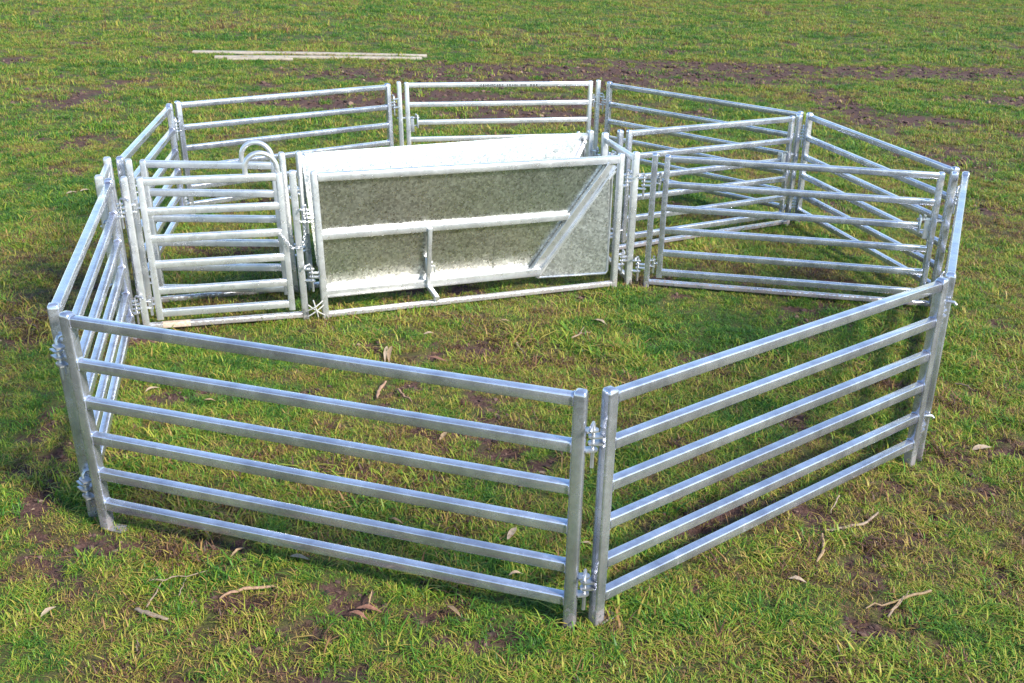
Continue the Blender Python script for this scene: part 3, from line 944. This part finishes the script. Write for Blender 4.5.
p.inputs['Specular IOR Level'].default_value = 0.35
tr = t.nodes.new('ShaderNodeBsdfTranslucent')
t.links.new(cr.outputs[0], tr.inputs[0])
mx = t.nodes.new('ShaderNodeMixShader'); mx.inputs[0].default_value = 0.28
outn = [n for n in t.nodes if n.type == 'OUTPUT_MATERIAL'][0]
t.links.new(p.outputs[0], mx.inputs[1]); t.links.new(tr.outputs[0], mx.inputs[2]); t.links.new(mx.outputs[0], outn.inputs[0])
M_GRASS = mt

def tuft(k, n, rad, hmin, hmax, bw):
    r_ = random.Random(100 + k)
    V = []; Fc = []; bl = []
    for i in range(n):
        a_ = r_.uniform(0, 2 * math.pi); q = rad * math.sqrt(r_.random())
        bx, by = q * math.cos(a_), q * math.sin(a_)
        h = r_.uniform(hmin, hmax); yaw = r_.uniform(0, 2 * math.pi)
        lean = r_.uniform(0.2, 1.9) * h
        dx, dy = math.cos(yaw), math.sin(yaw)
        w = bw * r_.uniform(0.7, 1.2)
        sx, sy = -dy, dx
        o = len(V)
        for u, ww in ((0, 1.0), (0.45, 0.85), (0.8, 0.5)):
            l = lean * u * u; z = h * (u - 0.22 * u * u * (lean / h)) - 0.006
            for sg in (-1, 1):
                V.append((bx + dx * l + sx * w * ww * sg, by + dy * l + sy * w * ww * sg, z))
        V.append((bx + dx * lean, by + dy * lean, h * (1 - 0.22 * lean / h) - 0.006 - 0.12 * lean))
        Fc += [(o, o + 1, o + 3, o + 2), (o + 2, o + 3, o + 5, o + 4), (o + 4, o + 5, o + 6)]
        bl += [r_.random() ** 1.0] * 7
    me = bpy.data.meshes.new('grass_tuft')
    me.from_pydata(V, [], Fc)
    at = me.attributes.new('blade', 'FLOAT', 'POINT'); at.data.foreach_set('value', bl)
    me.materials.append(M_GRASS)
    o = bpy.data.objects.new('grass_tuft', me)
    return o

tcol = bpy.data.collections.new('grass_tufts')
for k in range(8):
    tcol.objects.link(tuft(k, 20, 0.042, 0.009 + 0.0015 * k, 0.026 + 0.003 * k, 0.0013 + 0.0001 * k))

def scatter(n_m2, y0, y1, smin, smax, wide):
    xa = -(0.62 * y1 + wide); xb = 0.66 * y1 + wide
    n = int(n_m2 * (xb - xa) * (y1 - y0))
    x = rng.uniform(xa, xb, n); y = rng.uniform(y0, y1, n)
    k = (x > -(0.56 * y + wide)) & (x < 0.60 * y + wide)
    x, y = x[k], y[k]
    b = bare(x, y)
    keep = rng.random(len(x)) > np.clip(b * 1.9 - 0.15, 0, 0.93)
    x, y, b = x[keep], y[keep], b[keep]
    s = rng.uniform(smin, smax, len(x)) * (1 - 0.45 * b) * (0.35 + 1.3 * fbm(x, y, 1.6, 41, 4, 0.7))
    s = np.where(rng.random(len(x)) < 0.06, s * 1.7, s)
    return x, y, s

sets = [scatter(1350, 1.7, 6.0, 0.6, 1.35, 1.1), scatter(760, 6.0, 12.0, 0.8, 1.5, 1.1), scatter(200, 12.0, 22.0, 1.3, 2.2, 1.5), scatter(60, 22.0, 46.0, 1.9, 3.2, 2.0)]
x = np.concatenate([q[0] for q in sets]); y = np.concatenate([q[1] for q in sets]); sc = np.concatenate([q[2] for q in sets])
z = height(x, y)
dry = fbm(x, y, 0.75, 61, 4, 0.6)
fine = fbm(x, y, 5.5, 67, 4, 0.75)
tone = np.clip(0.41 + (dry - 0.5) * 1.1 + (fine - 0.5) * 1.5 + rng.normal(0, 0.20, len(x)) + 0.45 * bare(x, y), 0.02, 1.15)
me = bpy.data.meshes.new('grass')
me.vertices.add(len(x)); me.vertices.foreach_set('co', np.stack([x, y, z], 1).ravel())
for nm, arr in (('tone', tone), ('size', sc), ('yaw', rng.uniform(0, 6.283, len(x)))):
    at = me.attributes.new(nm, 'FLOAT', 'POINT'); at.data.foreach_set('value', arr.astype(np.float32))
grass = bpy.data.objects.new('grass', me)
C.objects.link(grass)
grass['kind'] = 'stuff'
grass['label'] = 'short patchy paddock grass, green and straw coloured'
grass['category'] = 'grass'

def scatter_mod(ob, col):
    ng = bpy.data.node_groups.new(ob.name + '_scatter', 'GeometryNodeTree')
    ng.interface.new_socket('Geometry', in_out='INPUT', socket_type='NodeSocketGeometry')
    ng.interface.new_socket('Geometry', in_out='OUTPUT', socket_type='NodeSocketGeometry')
    N = ng.nodes
    gi = N.new('NodeGroupInput'); go = N.new('NodeGroupOutput')
    mp = N.new('GeometryNodeMeshToPoints')
    ci = N.new('GeometryNodeCollectionInfo'); ci.inputs['Collection'].default_value = col
    ci.inputs['Separate Children'].default_value = True; ci.inputs['Reset Children'].default_value = True
    ip = N.new('GeometryNodeInstanceOnPoints'); ip.inputs['Pick Instance'].default_value = True
    na = N.new('GeometryNodeInputNamedAttribute'); na.data_type = 'FLOAT'; na.inputs[0].default_value = 'size'
    nb = N.new('GeometryNodeInputNamedAttribute'); nb.data_type = 'FLOAT'; nb.inputs[0].default_value = 'yaw'
    cx = N.new('ShaderNodeCombineXYZ')
    lk = ng.links.new
    lk(gi.outputs[0], mp.inputs['Mesh'])
    lk(mp.outputs[0], ip.inputs['Points'])
    lk(ci.outputs[0], ip.inputs['Instance'])
    lk(nb.outputs[0], cx.inputs['Z'])
    lk(cx.outputs[0], ip.inputs['Rotation'])
    lk(na.outputs[0], ip.inputs['Scale'])
    lk(ip.outputs[0], go.inputs[0])
    md = ob.modifiers.new('scatter', 'NODES'); md.node_group = ng

scatter_mod(grass, tcol)

# crumbs of soil lying on the worn places
mt, t, p = new_mat('soil_crumbs')
ia = t.nodes.new('ShaderNodeAttribute'); ia.attribute_type = 'INSTANCER'; ia.attribute_name = 'tone'
cr = ramp(t, ia.outputs['Fac'], [(0.0, (0.024, 0.013, 0.011)), (0.5, (0.07, 0.038, 0.031)), (0.85, (0.15, 0.085, 0.065)), (1.0, (0.26, 0.18, 0.12))])
t.links.new(cr.outputs[0], p.inputs['Base Color']); p.inputs['Roughness'].default_value = 0.9
ccol = bpy.data.collections.new('soil_crumb_shapes')
for k in range(6):
    r_ = random.Random(500 + k)
    bmm = bmesh.new()
    bmesh.ops.create_icosphere(bmm, subdivisions=1, radius=1.0)
    el = (r_.uniform(.8, 1.6), r_.uniform(.6, 1.0), r_.uniform(.45, .8))
    for v in bmm.verts:
        f = r_.uniform(0.65, 1.2)
        v.co = Vector((v.co.x * el[0] * f, v.co.y * el[1] * f, v.co.z * el[2] * f))
    cm = bpy.data.meshes.new('soil_crumb'); bmm.to_mesh(cm); bmm.free(); cm.materials.append(mt)
    ccol.objects.link(bpy.data.objects.new('soil_crumb', cm))
def crumbs(n_m2, y0, y1, smin, smax):
    xa = -(0.60 * y1 + 1); xb = 0.64 * y1 + 1
    n = int(n_m2 * (xb - xa) * (y1 - y0))
    x = rng.uniform(xa, xb, n); y = rng.uniform(y0, y1, n)
    k = rng.random(n) < np.clip(bare(x, y) * 1.3 - 0.12, 0, 1)
    x, y = x[k], y[k]
    return x, y, smin + (smax - smin) * rng.random(len(x)) ** 3
sets = [crumbs(1500, 1.8, 6.5, 0.003, 0.020), crumbs(500, 6.5, 13, 0.006, 0.028), crumbs(90, 13, 24, 0.012, 0.05)]
x = np.concatenate([q[0] for q in sets]); y = np.concatenate([q[1] for q in sets]); sc = np.concatenate([q[2] for q in sets])
me = bpy.data.meshes.new('soil_crumbs')
me.vertices.add(len(x)); me.vertices.foreach_set('co', np.stack([x, y, height(x, y) + sc * 0.15], 1).ravel())
for nm, arr in (('tone', np.clip(rng.normal(0.45, 0.25, len(x)), 0, 1)), ('size', sc), ('yaw', rng.uniform(0, 6.283, len(x)))):
    at = me.attributes.new(nm, 'FLOAT', 'POINT'); at.data.foreach_set('value', arr.astype(np.float32))
clods = bpy.data.objects.new('soil_crumbs', me)
C.objects.link(clods)
clods['kind'] = 'stuff'
clods['label'] = 'loose crumbs of dark soil on the worn muddy places'
clods['category'] = 'soil'
scatter_mod(clods, ccol)
